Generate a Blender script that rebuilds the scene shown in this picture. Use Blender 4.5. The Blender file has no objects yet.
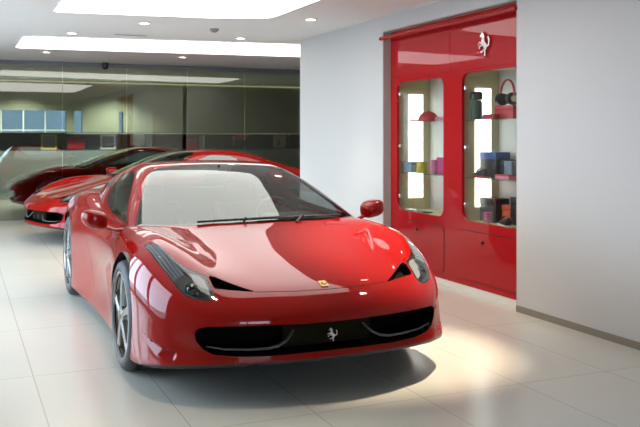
import bpy, bmesh, math, random
import numpy as np
PI=math.pi
# ------------------------------------------------------------------ smooth tables
def herm(xs, v, xn):
    xs=np.asarray(xs,float); v=np.asarray(v,float)
    h=np.diff(xs); s=np.diff(v,axis=0)/h.reshape(-1,*([1]*(v.ndim-1)))
    m=np.zeros_like(v); m[0]=s[0]; m[-1]=s[-1]
    w=(h[1:]/(h[:-1]+h[1:])).reshape(-1,*([1]*(v.ndim-1)))
    m[1:-1]=w*s[:-1]+(1-w)*s[1:]
    xn=np.clip(xn,xs[0],xs[-1]); i=np.clip(np.searchsorted(xs,xn,side='right')-1,0,len(xs)-2)
    sh=(-1,*([1]*(v.ndim-1))); t=((xn-xs[i])/h[i]).reshape(sh); hh=h[i].reshape(sh)
    return ((2*t**3-3*t**2+1)*v[i]+(t**3-2*t**2+t)*hh*m[i]+(-2*t**3+3*t**2)*v[i+1]+(t**3-t**2)*hh*m[i+1])
def blur(a,n,axis):
    if n<=0: return a
    k=np.exp(-0.5*(np.arange(-3*n,3*n+1)/n)**2); k/=k.sum()
    pad=[(0,0)]*a.ndim; pad[axis]=(3*n,3*n)
    p=np.pad(a,pad,mode='reflect',reflect_type='odd')
    return np.apply_along_axis(lambda r:np.convolve(r,k,'valid'),axis,p)
class Table:
    """smooth function of two variables through a table of sizes"""
    def __init__(s,a,b,v,sa=2,sb=1,d=.02,symb=False):
        a=np.asarray(a,float); b=np.asarray(b,float); v=np.asarray(v,float)
        if a[0]>a[-1]: a=a[::-1]; v=v[::-1]
        if symb:
            b=np.r_[-b[:0:-1],b]; v=np.c_[v[:,:0:-1],v]
        s.a0,s.b0,s.d=a[0],b[0],d
        na=int(round((a[-1]-a[0])/d))+1; nb=int(round((b[-1]-b[0])/d))+1
        g=herm(a,v,a[0]+d*np.arange(na)); g=herm(b,g.T,b[0]+d*np.arange(nb)).T
        g=blur(blur(g,sa,0),sb,1); s.g=g
        ga,gb=np.gradient(g,d); s.n=np.sqrt(1+ga**2+gb**2)
    def smp(s,g,a,b):
        fa=np.clip((a-s.a0)/s.d,0,g.shape[0]-1.001); fb=np.clip((b-s.b0)/s.d,0,g.shape[1]-1.001)
        ia=fa.astype(int); ib=fb.astype(int); ta=fa-ia; tb=fb-ib
        def w(t): return (-.5*t+t*t-.5*t**3, 1-2.5*t*t+1.5*t**3, .5*t+2*t*t-1.5*t**3, -.5*t*t+.5*t**3)
        wa,wb=w(ta),w(tb); r=0
        for i in range(4):
            ai=np.clip(ia+i-1,0,g.shape[0]-1)
            for j in range(4):
                r=r+wa[i]*wb[j]*g[ai,np.clip(ib+j-1,0,g.shape[1]-1)]
        return r
    def __call__(s,a,b): return s.smp(s.g,a,b)
    def norm(s,a,b): return s.smp(s.n,a,b)
def smax(a,b,k):
    h=np.maximum(k-np.abs(a-b),0); return np.maximum(a,b)+h*h/(4*k)
def smin(a,b,k): return -smax(-a,-b,k)
# ------------------------------------------------------------------ the body of the car: x forward from the front axle, y left, z up
TX=[1.14,1.0,.9,.75,.5,.25,0,-.3,-.6,-1.0,-1.5,-2.0,-2.4,-2.8,-3.2,-3.5]
TY=[0,.25,.42,.55,.65,.75,.85,.93,1.02]
TT=Table(TX,TY,[
 [.505,.503,.49,.475,.455,.43,.40,.37,.33],
 [.568,.566,.556,.545,.525,.50,.47,.44,.40],
 [.605,.603,.596,.583,.572,.555,.53,.50,.46],
 [.648,.646,.642,.650,.662,.645,.61,.57,.53],
 [.708,.705,.700,.715,.750,.760,.728,.68,.62],
 [.761,.757,.750,.762,.798,.822,.800,.745,.68],
 [.815,.810,.802,.804,.825,.848,.832,.785,.72],
 [.882,.875,.860,.848,.840,.845,.835,.79,.72],
 [.890,.880,.860,.840,.830,.838,.832,.79,.72],
 [.870,.860,.840,.835,.835,.842,.832,.78,.70],
 [.870,.860,.850,.850,.855,.865,.852,.80,.72],
 [.880,.880,.880,.885,.895,.905,.895,.845,.77],
 [.890,.890,.900,.915,.93,.938,.92,.865,.79],
 [.890,.895,.905,.925,.938,.94,.915,.855,.77],
 [.890,.895,.905,.915,.92,.915,.885,.83,.75],
 [.880,.885,.89,.895,.89,.88,.85,.80,.72]],symb=True,sa=3,sb=2)
WX=[1.1,.6,.35,0,-.35,-.6,-1.0,-1.5,-1.9,-2.3,-2.65,-3.0,-3.3,-3.5]
WZ=[.05,.15,.3,.45,.58,.7,.8,.9,1.0]
WW=Table(WX,WZ,[
 [.93,.94,.94,.93,.92,.90,.87,.82,.75],
 [.935,.945,.945,.938,.928,.91,.88,.83,.76],
 [.94,.95,.955,.955,.95,.935,.90,.84,.76],
 [.94,.95,.958,.962,.958,.94,.90,.84,.76],
 [.925,.935,.94,.945,.943,.925,.89,.83,.76],
 [.905,.915,.912,.917,.922,.91,.88,.83,.76],
 [.90,.91,.895,.895,.907,.902,.882,.84,.77],
 [.905,.915,.897,.897,.912,.912,.895,.86,.80],
 [.93,.94,.93,.93,.938,.935,.92,.885,.83],
 [.95,.96,.962,.964,.964,.957,.94,.905,.85],
 [.955,.962,.967,.968,.966,.957,.937,.90,.84],
 [.93,.945,.955,.957,.955,.945,.922,.885,.82],
 [.88,.895,.91,.92,.92,.91,.89,.85,.79],
 [.82,.84,.86,.87,.87,.86,.84,.80,.74]],sa=4,sb=1)
FY=[0,.2,.4,.55,.63,.7,.78,.86,.92,.98,1.05]
FC=np.array([1.062,1.055,1.025,.985,.945,.89,.80,.69,.58,.42,.2])
FZ=[.05,.12,.2,.3,.42,.5,.57,.65,.75,.9]
FO=np.array([-.10,-.03,-.005,-.01,.005,-.005,-.035,-.10,-.22,-.42])
FL=np.interp(FY,[.6,.78,.9,1.0],[0,.03,.07,.09])[:,None]*np.interp(FZ,[.05,.2,.3,.42],[1,1,.6,0])[None,:]
FF=Table(FY,FZ,FC[:,None]+FO[None,:]+FL,symb=False,sa=1,sb=1)
RY=[0,.3,.6,.8,.92,1.0]; RC=np.array([-3.455,-3.44,-3.38,-3.28,-3.12,-2.9]); RZ=[.05,.3,.6,.8,.95,1.1]
RO=np.array([.25,.12,.05,0,-.01,.02])
RR=Table(RY,RZ,RC[:,None]+RO[None,:],sa=1,sb=1)
GX=[.3,.1,-.12,-.4,-.7,-1.0,-1.25,-1.5,-1.75,-2.0,-2.4,-2.8,-3.1,-3.5]
GC=np.array([.690,.766,.843,.950,1.063,1.163,1.217,1.232,1.231,1.210,1.12,1.01,.92,.80])
GK=np.array([.14,.14,.138,.138,.135,.113,.085,.075,.075,.085,.12,.14,.15,.15])
GY=[0,.2,.4,.55,.7,.85,1.0]
GT=Table(GX,GY,GC[:,None]-GK[:,None]*np.array(GY)[None,:]**2,symb=True,sa=2,sb=1)
SX=[.3,-.1,-.4,-.7,-1.0,-1.3,-1.6,-1.9,-2.2,-2.6,-3.0,-3.5]; SZ=[.7,.83,.95,1.05,1.12,1.18,1.25]
GW=Table(SX,SZ,np.array([
 [.84,.80,.74,.68,.63,.58,.52],[.85,.81,.75,.69,.64,.59,.53],[.86,.82,.757,.70,.65,.60,.54],
 [.868,.828,.764,.706,.657,.61,.55],[.872,.832,.768,.709,.66,.612,.552],[.874,.834,.77,.71,.66,.612,.552],
 [.87,.832,.768,.706,.655,.606,.546],[.86,.822,.757,.694,.642,.59,.53],[.84,.80,.733,.668,.615,.562,.50],
 [.80,.757,.685,.618,.565,.512,.45],[.75,.70,.625,.558,.505,.452,.39],[.68,.63,.55,.48,.43,.38,.32]])-np.array([0,.004,.012,.022,.032,.038,.044]),sa=2,sb=1)
BX=[1.1,.95,.75,.5,.3,-.5,-3.0,-3.5]; BZ=np.array([.222,.215,.185,.150,.125,.105,.115,.2])
def bottom(x): return np.interp(-x,-np.array(BX),BZ)
def _seg(px,py,a,b):
    e=(b[0]-a[0],b[1]-a[1]); l=math.hypot(*e); t=((px-a[0])*e[0]+(py-a[1])*e[1])/l
    return t/l, ((px-a[0])*e[1]-(py-a[1])*e[0])/l
def _st(v,w): t=np.clip(v/w,0,1); return t*t*(3-2*t)
def outlet(x,ay):
    """depth of the triangular outlet in the bonnet: a facet falling away outwards to a small step"""
    a,b,c=(.125,.650),(.560,.492),(.14,.520)
    _,e1=_seg(x,ay,a,b); _,e2=_seg(x,ay,b,c); _,e3=_seg(x,ay,c,a)
    return .20*np.clip(e2,0,.12)*_st(e1,.016)*_st(e3,.03)
def crease(x,y,z):
    """wedge-shaped flick pressed into the corner of the bumper"""
    t=np.clip((x-.50)/.29,0,1); zl=.368-.085*t-.012*np.sin(t*3.1)
    d=zl-z; on=_st((x-.50),.10)*_st(.80-x,.03)*(np.abs(y)>.6)*(x<.95)
    return .022*on*_st(d,.010)*np.clip(1-d/(.012+.05*t),0,1)
def field(x,y,z,T=None):
    """signed distance-like value: below zero inside the car"""
    ay=np.abs(y)
    fT=(z-TT(x,y)+outlet(x,ay))/TT.norm(x,y); fW=(ay-WW(x,z))/WW.norm(x,z)
    fF=(x-FF(ay,z))/FF.norm(ay,z); fR=(RR(ay,z)-x)/RR.norm(ay,z); fB=bottom(x)-z
    fG=(z-GT(x,y))/GT.norm(x,y); fS=(ay-GW(x,z))/GW.norm(x,z)
    kT=np.interp(-x,[-1.,-.5,0,.5,1.,2.,3.],[.09,.13,.16,.10,.08,.10,.12])
    b=smax(fT,fW,kT); b=smax(b,fF,.10); b=smax(b,fR,.08); b=smax(b,fB,.03)
    g=smax(fG,fS,.07); g=smax(g,fB,.03); g=np.maximum(g,np.maximum(x-.15,-3.3-x))
    return smin(b,g,.012)+crease(x,y,z)
def fgrad(P,e=2e-3):
    x,y,z=P.T
    return np.stack([field(x+e,y,z)-field(x-e,y,z),field(x,y+e,z)-field(x,y-e,z),field(x,y,z+e)-field(x,y,z-e)],1)/(2*e)
def snap(P,n=4):
    for _ in range(n):
        g=fgrad(P); f=field(*P.T); P=P-g*(f/np.maximum((g*g).sum(1),.05))[:,None]
    return P
def surface_nets(step=.0125):
    xs=np.arange(-3.56,1.14,step); ys=np.arange(-1.02-step/2,1.03,step); zs=np.arange(.06,1.26,step)
    X2,Y2=np.meshgrid(xs,ys,indexing='ij'); A2,Z2=np.meshgrid(xs,zs,indexing='ij'); B2,C2=np.meshgrid(np.abs(ys),zs,indexing='ij')
    x=xs[:,None,None]; y=np.abs(ys)[None,:,None]; z=zs[None,None,:]
    n=lambda a:a.astype(np.float32)
    fT=n((z-TT(X2,Y2)[:,:,None]+outlet(X2,np.abs(Y2))[:,:,None])/TT.norm(X2,Y2)[:,:,None]); fW=n((y-WW(A2,Z2)[:,None,:])/WW.norm(A2,Z2)[:,None,:])
    fF=n((x-FF(B2,C2)[None])/FF.norm(B2,C2)[None]); fR=n((RR(B2,C2)[None]-x)/RR.norm(B2,C2)[None])
    fB=n(bottom(xs)[:,None,None]-z+0*y)
    fG=n((z-GT(X2,Y2)[:,:,None])/GT.norm(X2,Y2)[:,:,None]); fS=n((y-GW(A2,Z2)[:,None,:])/GW.norm(A2,Z2)[:,None,:])
    kT=n(np.interp(-xs,[-1.,-.5,0,.5,1.,2.,3.],[.09,.13,.16,.10,.08,.10,.12]))[:,None,None]
    b=smax(fT,fW,kT); b=smax(b,fF,.10); b=smax(b,fR,.08); b=smax(b,fB,.03)
    g=smax(smax(fG,fS,.07),fB,.03); g=np.maximum(g,n(np.maximum(xs-.15,-3.3-xs))[:,None,None]); f=smin(b,g,.012)+n(crease(x,y,z))
    s=f<0
    c=np.zeros(tuple(k-1 for k in f.shape),np.int8)
    for i in (0,1):
        for j in (0,1):
            for k in (0,1): c+=s[i:i+c.shape[0],j:j+c.shape[1],k:k+c.shape[2]]
    act=(c>0)&(c<8); idx=-np.ones(c.shape,int); ii=np.argwhere(act); idx[act]=np.arange(len(ii))
    V=np.stack([xs[ii[:,0]],ys[ii[:,1]],zs[ii[:,2]]],1)+step/2
    # edge crossings average
    acc=np.zeros((len(ii),3)); cnt=np.zeros(len(ii))
    fl=lambda o:f[ii[:,0]+o[0],ii[:,1]+o[1],ii[:,2]+o[2]].astype(float)
    for ax in range(3):
        o1,o2=[k for k in range(3) if k!=ax]
        for p in (0,1):
            for q in (0,1):
                a=[0,0,0]; a[o1]=p; a[o2]=q; b_=list(a); b_[ax]=1
                fa,fb=fl(a),fl(b_); m=(fa<0)!=(fb<0); t=np.where(m,fa/np.where(m,fa-fb,1),0)
                pt=np.tile(np.array(a,float),(len(ii),1)); pt[:,ax]=t
                acc+=pt*m[:,None]; cnt+=m
    V=np.stack([xs[ii[:,0]],ys[ii[:,1]],zs[ii[:,2]]],1)+acc/cnt[:,None]*step
    Q=[]
    for ax in range(3):
        o1,o2=(ax+1)%3,(ax+2)%3
        sl0=[slice(None)]*3; sl1=[slice(None)]*3; sl0[ax]=slice(0,-1); sl1[ax]=slice(1,None)
        s0=s[tuple(sl0)]; s1=s[tuple(sl1)]
        e=np.argwhere(s0!=s1)
        ok=(e[:,o1]>0)&(e[:,o2]>0)&(e[:,o1]<c.shape[o1])&(e[:,o2]<c.shape[o2]); e=e[ok]
        ins=s0[tuple(e.T)]
        def at(d1,d2):
            k=e.copy(); k[:,o1]+=d1; k[:,o2]+=d2; return idx[tuple(k.T)]
        q=np.stack([at(-1,-1),at(0,-1),at(0,0),at(-1,0)],1)
        q[~ins]=q[~ins][:,::-1]; Q.append(q)
    Q=np.concatenate(Q)
    V=snap(V,3)
    return V,Q
from mathutils import Vector, Matrix
random.seed(4)
SC=bpy.context.scene; COL=SC.collection
# ------------------------------------------------------------------ materials
def mat(name,col,rough=.5,metal=0,coat=0,emit=None,es=1.0,spec=.5,alpha=None,noise=0,nscale=8,cior=1.5):
    m=bpy.data.materials.new(name); m.use_nodes=True; nt=m.node_tree; b=nt.nodes['Principled BSDF']
    b.inputs['Base Color'].default_value=(*col,1); b.inputs['Roughness'].default_value=rough
    b.inputs['Metallic'].default_value=metal; b.inputs['Specular IOR Level'].default_value=spec
    if spec<.1: b.inputs['IOR'].default_value=1.08
    if coat: b.inputs['Coat Weight'].default_value=coat; b.inputs['Coat Roughness'].default_value=.015; b.inputs['Coat IOR'].default_value=cior
    if emit: b.inputs['Emission Color'].default_value=(*emit,1); b.inputs['Emission Strength'].default_value=es
    if noise:
        tc=nt.nodes.new('ShaderNodeTexCoord'); n=nt.nodes.new('ShaderNodeTexNoise'); n.inputs['Scale'].default_value=nscale; n.inputs['Detail'].default_value=4
        mx=nt.nodes.new('ShaderNodeMix'); mx.data_type='RGBA'
        mx.inputs[6].default_value=(*[c*(1-noise) for c in col],1); mx.inputs[7].default_value=(*[min(1,c*(1+noise)) for c in col],1)
        nt.links.new(tc.outputs['Object'],n.inputs['Vector']); nt.links.new(n.outputs['Fac'],mx.inputs[0]); nt.links.new(mx.outputs[2],b.inputs['Base Color'])
    return m
def glass(name,tint,ior=1.5,floor_=0.0,rough=0.0,gcol=(1,1,1)):
    """a thin pane: mirrors by angle, lets the rest through with a tint"""
    m=bpy.data.materials.new(name); m.use_nodes=True; nt=m.node_tree; nt.nodes.clear()
    o=nt.nodes.new('ShaderNodeOutputMaterial'); mx=nt.nodes.new('ShaderNodeMixShader'); t=nt.nodes.new('ShaderNodeBsdfTransparent'); g=nt.nodes.new('ShaderNodeBsdfGlossy')
    t.inputs[0].default_value=(*tint,1); g.inputs['Color'].default_value=(*gcol,1); g.inputs['Roughness'].default_value=rough
    f=nt.nodes.new('ShaderNodeFresnel'); f.inputs['IOR'].default_value=ior
    ge=nt.nodes.new('ShaderNodeNewGeometry'); iv=nt.nodes.new('ShaderNodeMix'); iv.data_type='FLOAT'
    iv.inputs[2].default_value=ior; iv.inputs[3].default_value=1/ior       # the same mirror from either side of the pane
    nt.links.new(ge.outputs['Backfacing'],iv.inputs[0]); nt.links.new(iv.outputs[0],f.inputs['IOR'])
    mp=nt.nodes.new('ShaderNodeMapRange'); mp.inputs['To Min'].default_value=floor_; mp.inputs['To Max'].default_value=1
    nt.links.new(f.outputs[0],mp.inputs['Value']); nt.links.new(mp.outputs[0],mx.inputs[0])
    nt.links.new(t.outputs[0],mx.inputs[1]); nt.links.new(g.outputs[0],mx.inputs[2]); nt.links.new(mx.outputs[0],o.inputs[0])
    return m
M={}
M['paint']=mat('red_car_paint',(.255,.0028,.0015),.5,coat=1,spec=.04,cior=1.42)
M['black']=mat('black_plastic',(.012,.012,.013),.45)
M['gloss_black']=mat('gloss_black',(.01,.01,.011),.12)
M['mesh']=mat('dark_grille',(.009,.0085,.008),.7,spec=.08)
M['rubber']=mat('tyre_rubber',(.028,.030,.034),.55,noise=.2,nscale=40)
M['rim']=mat('wheel_silver',(.26,.25,.235),.22,metal=.9)
M['disc']=mat('brake_steel',(.30,.29,.28),.35,metal=.9)
M['yellow']=mat('yellow_enamel',(.85,.55,.03),.3,coat=.5)
M['chrome']=mat('chrome',(.85,.85,.85),.12,metal=1)
M['grey_trim']=mat('grey_trim',(.28,.28,.28),.35,metal=.3)
M['winglet']=mat('winglet_grey',(.13,.13,.13),.3)
M['lining']=mat('dark_cabin_lining',(.030,.028,.026),.8)
M['leather']=mat('dark_leather',(.045,.040,.036),.55,noise=.15,nscale=30)
M['wind']=glass('windscreen_glass',(.62,.68,.64),1.52,.03,gcol=(.95,1,.965))
M['side']=glass('side_glass',(.45,.50,.52),1.52,.10)
M['lens']=glass('headlight_lens',(.85,.87,.88),1.5,.02)
M['led']=mat('led_strip_chips',(.27,.29,.33),.4)
M['bowl']=mat('headlight_bowl_grey',(.06,.06,.065),.35)
M['silver_paint']=mat('headlight_silver',(.20,.21,.21),.4)
M['ceil']=mat('ceiling_plaster',(.80,.82,.82),.8,noise=.02,nscale=2)
M['wall']=mat('white_wall_paint',(.56,.56,.545),.6,noise=.015,nscale=1.5)
M['olive']=mat('olive_wall_paint',(.33,.34,.25),.6,noise=.05,nscale=1)
M['greywall']=mat('grey_low_wall',(.27,.32,.33),.5,noise=.03,nscale=1)
M['niche']=mat('niche_lining',(.055,.05,.035),.6)
M['panel']=mat('luminous_ceiling_panel',(.9,.9,.9),.6,emit=(1,.99,.95),es=1.55)
M['white']=mat('white_plastic',(.8,.8,.78),.4)
M['lamp']=mat('downlight_lamp',(1,1,1),.5,emit=(1,.93,.80),es=9)
M['cab_red']=mat('cabinet_red_gloss',(.40,.010,.014),.5,coat=.9,spec=.05,cior=1.42)
M['cab_in']=mat('cabinet_olive_lining',(.58,.51,.31),.55,noise=.04,nscale=3)
M['cab_back']=mat('cabinet_pale_back',(.55,.56,.54),.5)
M['lit']=mat('backlit_panel',(.9,.9,.85),.5,emit=(1,.99,.92),es=2.2)
M['strip']=mat('led_strip_light',(.9,.9,.85),.5,emit=(1,.90,.55),es=.3)
M['shelf']=glass('shelf_glass',(.72,.86,.80),1.5,.06)
M['pane']=glass('display_pane',(.96,.97,.96),1.35,.02)
M['wallglass']=glass('tinted_wall_glass',(.62,.65,.58),1.45,.065)
M['window']=glass('window_glass',(.95,.97,.98),1.5,.0)
M['window_dark']=glass('tinted_window_glass',(.26,.30,.35),1.5,.0)
M['base']=mat('skirting_stone',(.235,.21,.165),.5)
M['grey_reveal']=mat('grey_reveal',(.42,.40,.38),.6)
M['plinth']=mat('white_plinth',(.78,.78,.74),.4)
M['alu']=mat('window_aluminium',(.22,.24,.26),.4,metal=.6)
M['red_item']=mat('red_goods',(.48,.02,.03),.5); M['magenta']=mat('magenta_goods',(.50,.04,.20),.5)
M['black_item']=mat('black_goods',(.018,.018,.02),.45); M['blue_item']=mat('blue_goods',(.035,.09,.30),.45)
M['bluegrey']=mat('blue_grey_goods',(.16,.22,.30),.5); M['yellow_item']=mat('yellow_goods',(.60,.45,.05),.45)
M['orange']=mat('orange_red_goods',(.62,.09,.03),.5); M['cream']=mat('cream_goods',(.62,.58,.46),.6)
M['green_item']=mat('dark_green_goods',(.03,.07,.05),.5); M['pink']=mat('pink_goods',(.62,.22,.34),.5); M['brown']=mat('brown_goods',(.12,.06,.03),.5)
def floor_mat():
    m=bpy.data.materials.new('beige_floor_tiles'); m.use_nodes=True; nt=m.node_tree; b=nt.nodes['Principled BSDF']
    tc=nt.nodes.new('ShaderNodeTexCoord'); mp=nt.nodes.new('ShaderNodeMapping'); mp.inputs['Location'].default_value=(-1.21+1.286*20,-.48+.643*30,0)
    br=nt.nodes.new('ShaderNodeTexBrick'); br.offset=0; br.inputs['Scale'].default_value=1
    br.inputs['Color1'].default_value=(.565,.54,.475,1); br.inputs['Color2'].default_value=(.55,.525,.462,1); br.inputs['Mortar'].default_value=(.40,.375,.30,1)
    br.inputs['Mortar Size'].default_value=.0035; br.inputs['Brick Width'].default_value=1.286; br.inputs['Row Height'].default_value=.643
    nz=nt.nodes.new('ShaderNodeTexNoise'); nz.inputs['Scale'].default_value=1.2; nz.inputs['Detail'].default_value=3
    mr=nt.nodes.new('ShaderNodeMapRange'); mr.inputs['To Min'].default_value=.20; mr.inputs['To Max'].default_value=.27
    nt.links.new(tc.outputs['Object'],mp.inputs[0]); nt.links.new(mp.outputs[0],br.inputs['Vector']); nt.links.new(br.outputs[0],b.inputs['Base Color'])
    nt.links.new(tc.outputs['Object'],nz.inputs['Vector']); nt.links.new(nz.outputs['Fac'],mr.inputs['Value']); nt.links.new(mr.outputs[0],b.inputs['Roughness'])
    b.inputs['Specular IOR Level'].default_value=.5
    return m
M['floor']=floor_mat()
# ------------------------------------------------------------------ mesh helpers
class MB:
    def __init__(s): s.bm=bmesh.new()
    def _new(s,n0): s.bm.verts.ensure_lookup_table(); return s.bm.verts[n0:]
    def box(s,x0,x1,y0,y1,z0,z1,bev=0,mtx=None,seg=2):
        t=bmesh.new(); r=bmesh.ops.create_cube(t,size=1)
        for v in t.verts: v.co=Vector(((x0+x1)/2+v.co.x*(x1-x0),(y0+y1)/2+v.co.y*(y1-y0),(z0+z1)/2+v.co.z*(z1-z0)))
        if bev: bmesh.ops.bevel(t,geom=list(t.edges),offset=bev,segments=seg,affect='EDGES',profile=.5)
        return s.merge(t,mtx)
    def merge(s,t,mtx=None):
        if mtx is not None: bmesh.ops.transform(t,matrix=mtx,verts=t.verts)
        me=bpy.data.meshes.new('tmp'); t.to_mesh(me); t.free(); s.bm.from_mesh(me); bpy.data.meshes.remove(me); return s
    def lathe(s,prof,seg=32,mtx=None,closed=False,sweep=2*PI):
        """profile of (radius, height) turned about z"""
        t=bmesh.new(); full=abs(sweep-2*PI)<1e-6; n=seg if full else seg+1; R=[]
        for k in range(n):
            a=sweep*k/seg; R.append([t.verts.new((r*math.cos(a),r*math.sin(a),h)) for r,h in prof])
        m=len(prof)
        for k in range(seg):
            A=R[k]; B=R[(k+1)%n]
            for i in range(m if closed else m-1):
                j=(i+1)%m; vs=[A[i],B[i],B[j],A[j]]
                t.faces.new(vs)
        bmesh.ops.remove_doubles(t,verts=t.verts,dist=1e-6); bmesh.ops.dissolve_degenerate(t,edges=t.edges,dist=1e-7)
        bmesh.ops.recalc_face_normals(t,faces=t.faces); return s.merge(t,mtx)
    def tube(s,pts,r,seg=8,mtx=None,flat=1.0):
        t=bmesh.new(); P=[Vector(p) for p in pts]; R=[]; rr=r if hasattr(r,'__len__') else [r]*len(P)
        up=Vector((0,0,1)); 
        for i,p in enumerate(P):
            d=(P[min(i+1,len(P)-1)]-P[max(i-1,0)]).normalized()
            if abs(d.dot(up))>.95: up=Vector((0,1,0))
            a=d.cross(up).normalized(); b=a.cross(d).normalized()
            R.append([t.verts.new(p+a*rr[i]*math.cos(2*PI*k/seg)+b*rr[i]*flat*math.sin(2*PI*k/seg)) for k in range(seg)])
        for A,B in zip(R,R[1:]):
            for k in range(seg): t.faces.new((A[k],A[(k+1)%seg],B[(k+1)%seg],B[k]))
        t.faces.new(R[0][::-1]); t.faces.new(R[-1]); bmesh.ops.recalc_face_normals(t,faces=t.faces); return s.merge(t,mtx)
    def prism(s,poly,d,mtx=None,holes=(),bev=0):
        """flat outline (x,y) with holes, given thickness d along z"""
        t=bmesh.new(); E=[]
        for loop in (poly,*holes):
            vs=[t.verts.new((x,y,0)) for x,y in loop]
            E+=[t.edges.new((vs[i],vs[(i+1)%len(vs)])) for i in range(len(vs))]
        bmesh.ops.triangle_fill(t,use_beauty=True,use_dissolve=False,edges=E)
        fs=list(t.faces); r=bmesh.ops.extrude_face_region(t,geom=fs); vs=[g for g in r['geom'] if isinstance(g,bmesh.types.BMVert)]
        bmesh.ops.translate(t,vec=(0,0,d),verts=vs); bmesh.ops.recalc_face_normals(t,faces=t.faces)
        return s.merge(t,mtx)
    def sphere(s,c,r,mtx=None,seg=20,scale=(1,1,1)):
        t=bmesh.new(); bmesh.ops.create_uvsphere(t,u_segments=seg,v_segments=seg//2,radius=r)
        for v in t.verts: v.co=Vector((v.co.x*scale[0]+c[0],v.co.y*scale[1]+c[1],v.co.z*scale[2]+c[2]))
        return s.merge(t,mtx)
    def build(s,name,m,parent=None,loc=None,ang=35,smooth=True):
        me=bpy.data.meshes.new(name); s.bm.to_mesh(me); s.bm.free()
        if smooth:
            me.polygons.foreach_set('use_smooth',[True]*len(me.polygons)); me.set_sharp_from_angle(angle=math.radians(ang))
        me.materials.append(m); o=bpy.data.objects.new(name,me); COL.objects.link(o)
        if parent: o.parent=parent
        if loc: o.location=loc
        return o
def tag(o,label=None,cat=None,group=None,kind=None):
    if label: o['label']=label
    if cat: o['category']=cat
    if group: o['group']=group
    if kind: o['kind']=kind
    return o
def empty(name,loc=(0,0,0),rz=0,**k):
    o=bpy.data.objects.new(name,None); COL.objects.link(o); o.location=loc; o.rotation_euler=(0,0,rz); o.empty_display_size=.1; return tag(o,**k)
def copy_tree(o,parent=None):
    c=o.copy(); COL.objects.link(c)
    if parent: c.parent=parent
    for ch in list(o.children): copy_tree(ch,c)
    return c
def rrect(x0,x1,y0,y1,r,n=6):
    P=[]
    for cx,cy,a0 in ((x1-r,y1-r,0),(x0+r,y1-r,90),(x0+r,y0+r,180),(x1-r,y0+r,270)):
        for k in range(n+1):
            a=math.radians(a0+90*k/n); P.append((cx+r*math.cos(a),cy+r*math.sin(a)))
    return P
def smooth_poly(P,n=4):
    """closed Catmull-Rom outline"""
    P=np.array(P,float); N=len(P); out=[]
    for i in range(N):
        a,b,c,d=P[i-1],P[i],P[(i+1)%N],P[(i+2)%N]
        for k in range(n):
            t=k/n; out.append(.5*((2*b)+(c-a)*t+(2*a-5*b+4*c-d)*t*t+(3*b-a-3*c+d)*t**3))
    return [tuple(p) for p in out]
HORSE=[
 [(.20,.80),(.17,.84),(.22,.89),(.30,.93),(.33,1.0),(.36,.94),(.43,.88),(.47,.78),(.46,.66),(.51,.57),(.60,.49),(.645,.41),(.62,.32),(.555,.24),(.53,.14),(.57,.05),(.50,.0),(.44,.03),(.465,.12),(.45,.22),(.47,.31),(.42,.37),(.34,.44),(.28,.52),(.255,.62),(.30,.70),(.32,.77),(.26,.785)],
 [(.31,.57),(.12,.62),(.05,.54),(.08,.47),(.12,.49),(.13,.555),(.29,.49)],
 [(.32,.50),(.16,.47),(.09,.38),(.12,.33),(.17,.345),(.19,.41),(.35,.43)],
 [(.46,.34),(.33,.23),(.25,.24),(.21,.19),(.25,.155),(.35,.175),(.49,.26)],
 [(.61,.45),(.72,.46),(.76,.58),(.70,.76),(.75,.79),(.84,.62),(.80,.41),(.64,.36)]]
def horse(d,size,mtx):
    b=MB()
    for k,P in enumerate(HORSE): b.prism([((x-.44)*size,(y-.5)*size) for x,y in P],d*(1+.03*k),mtx)
    return b
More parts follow.
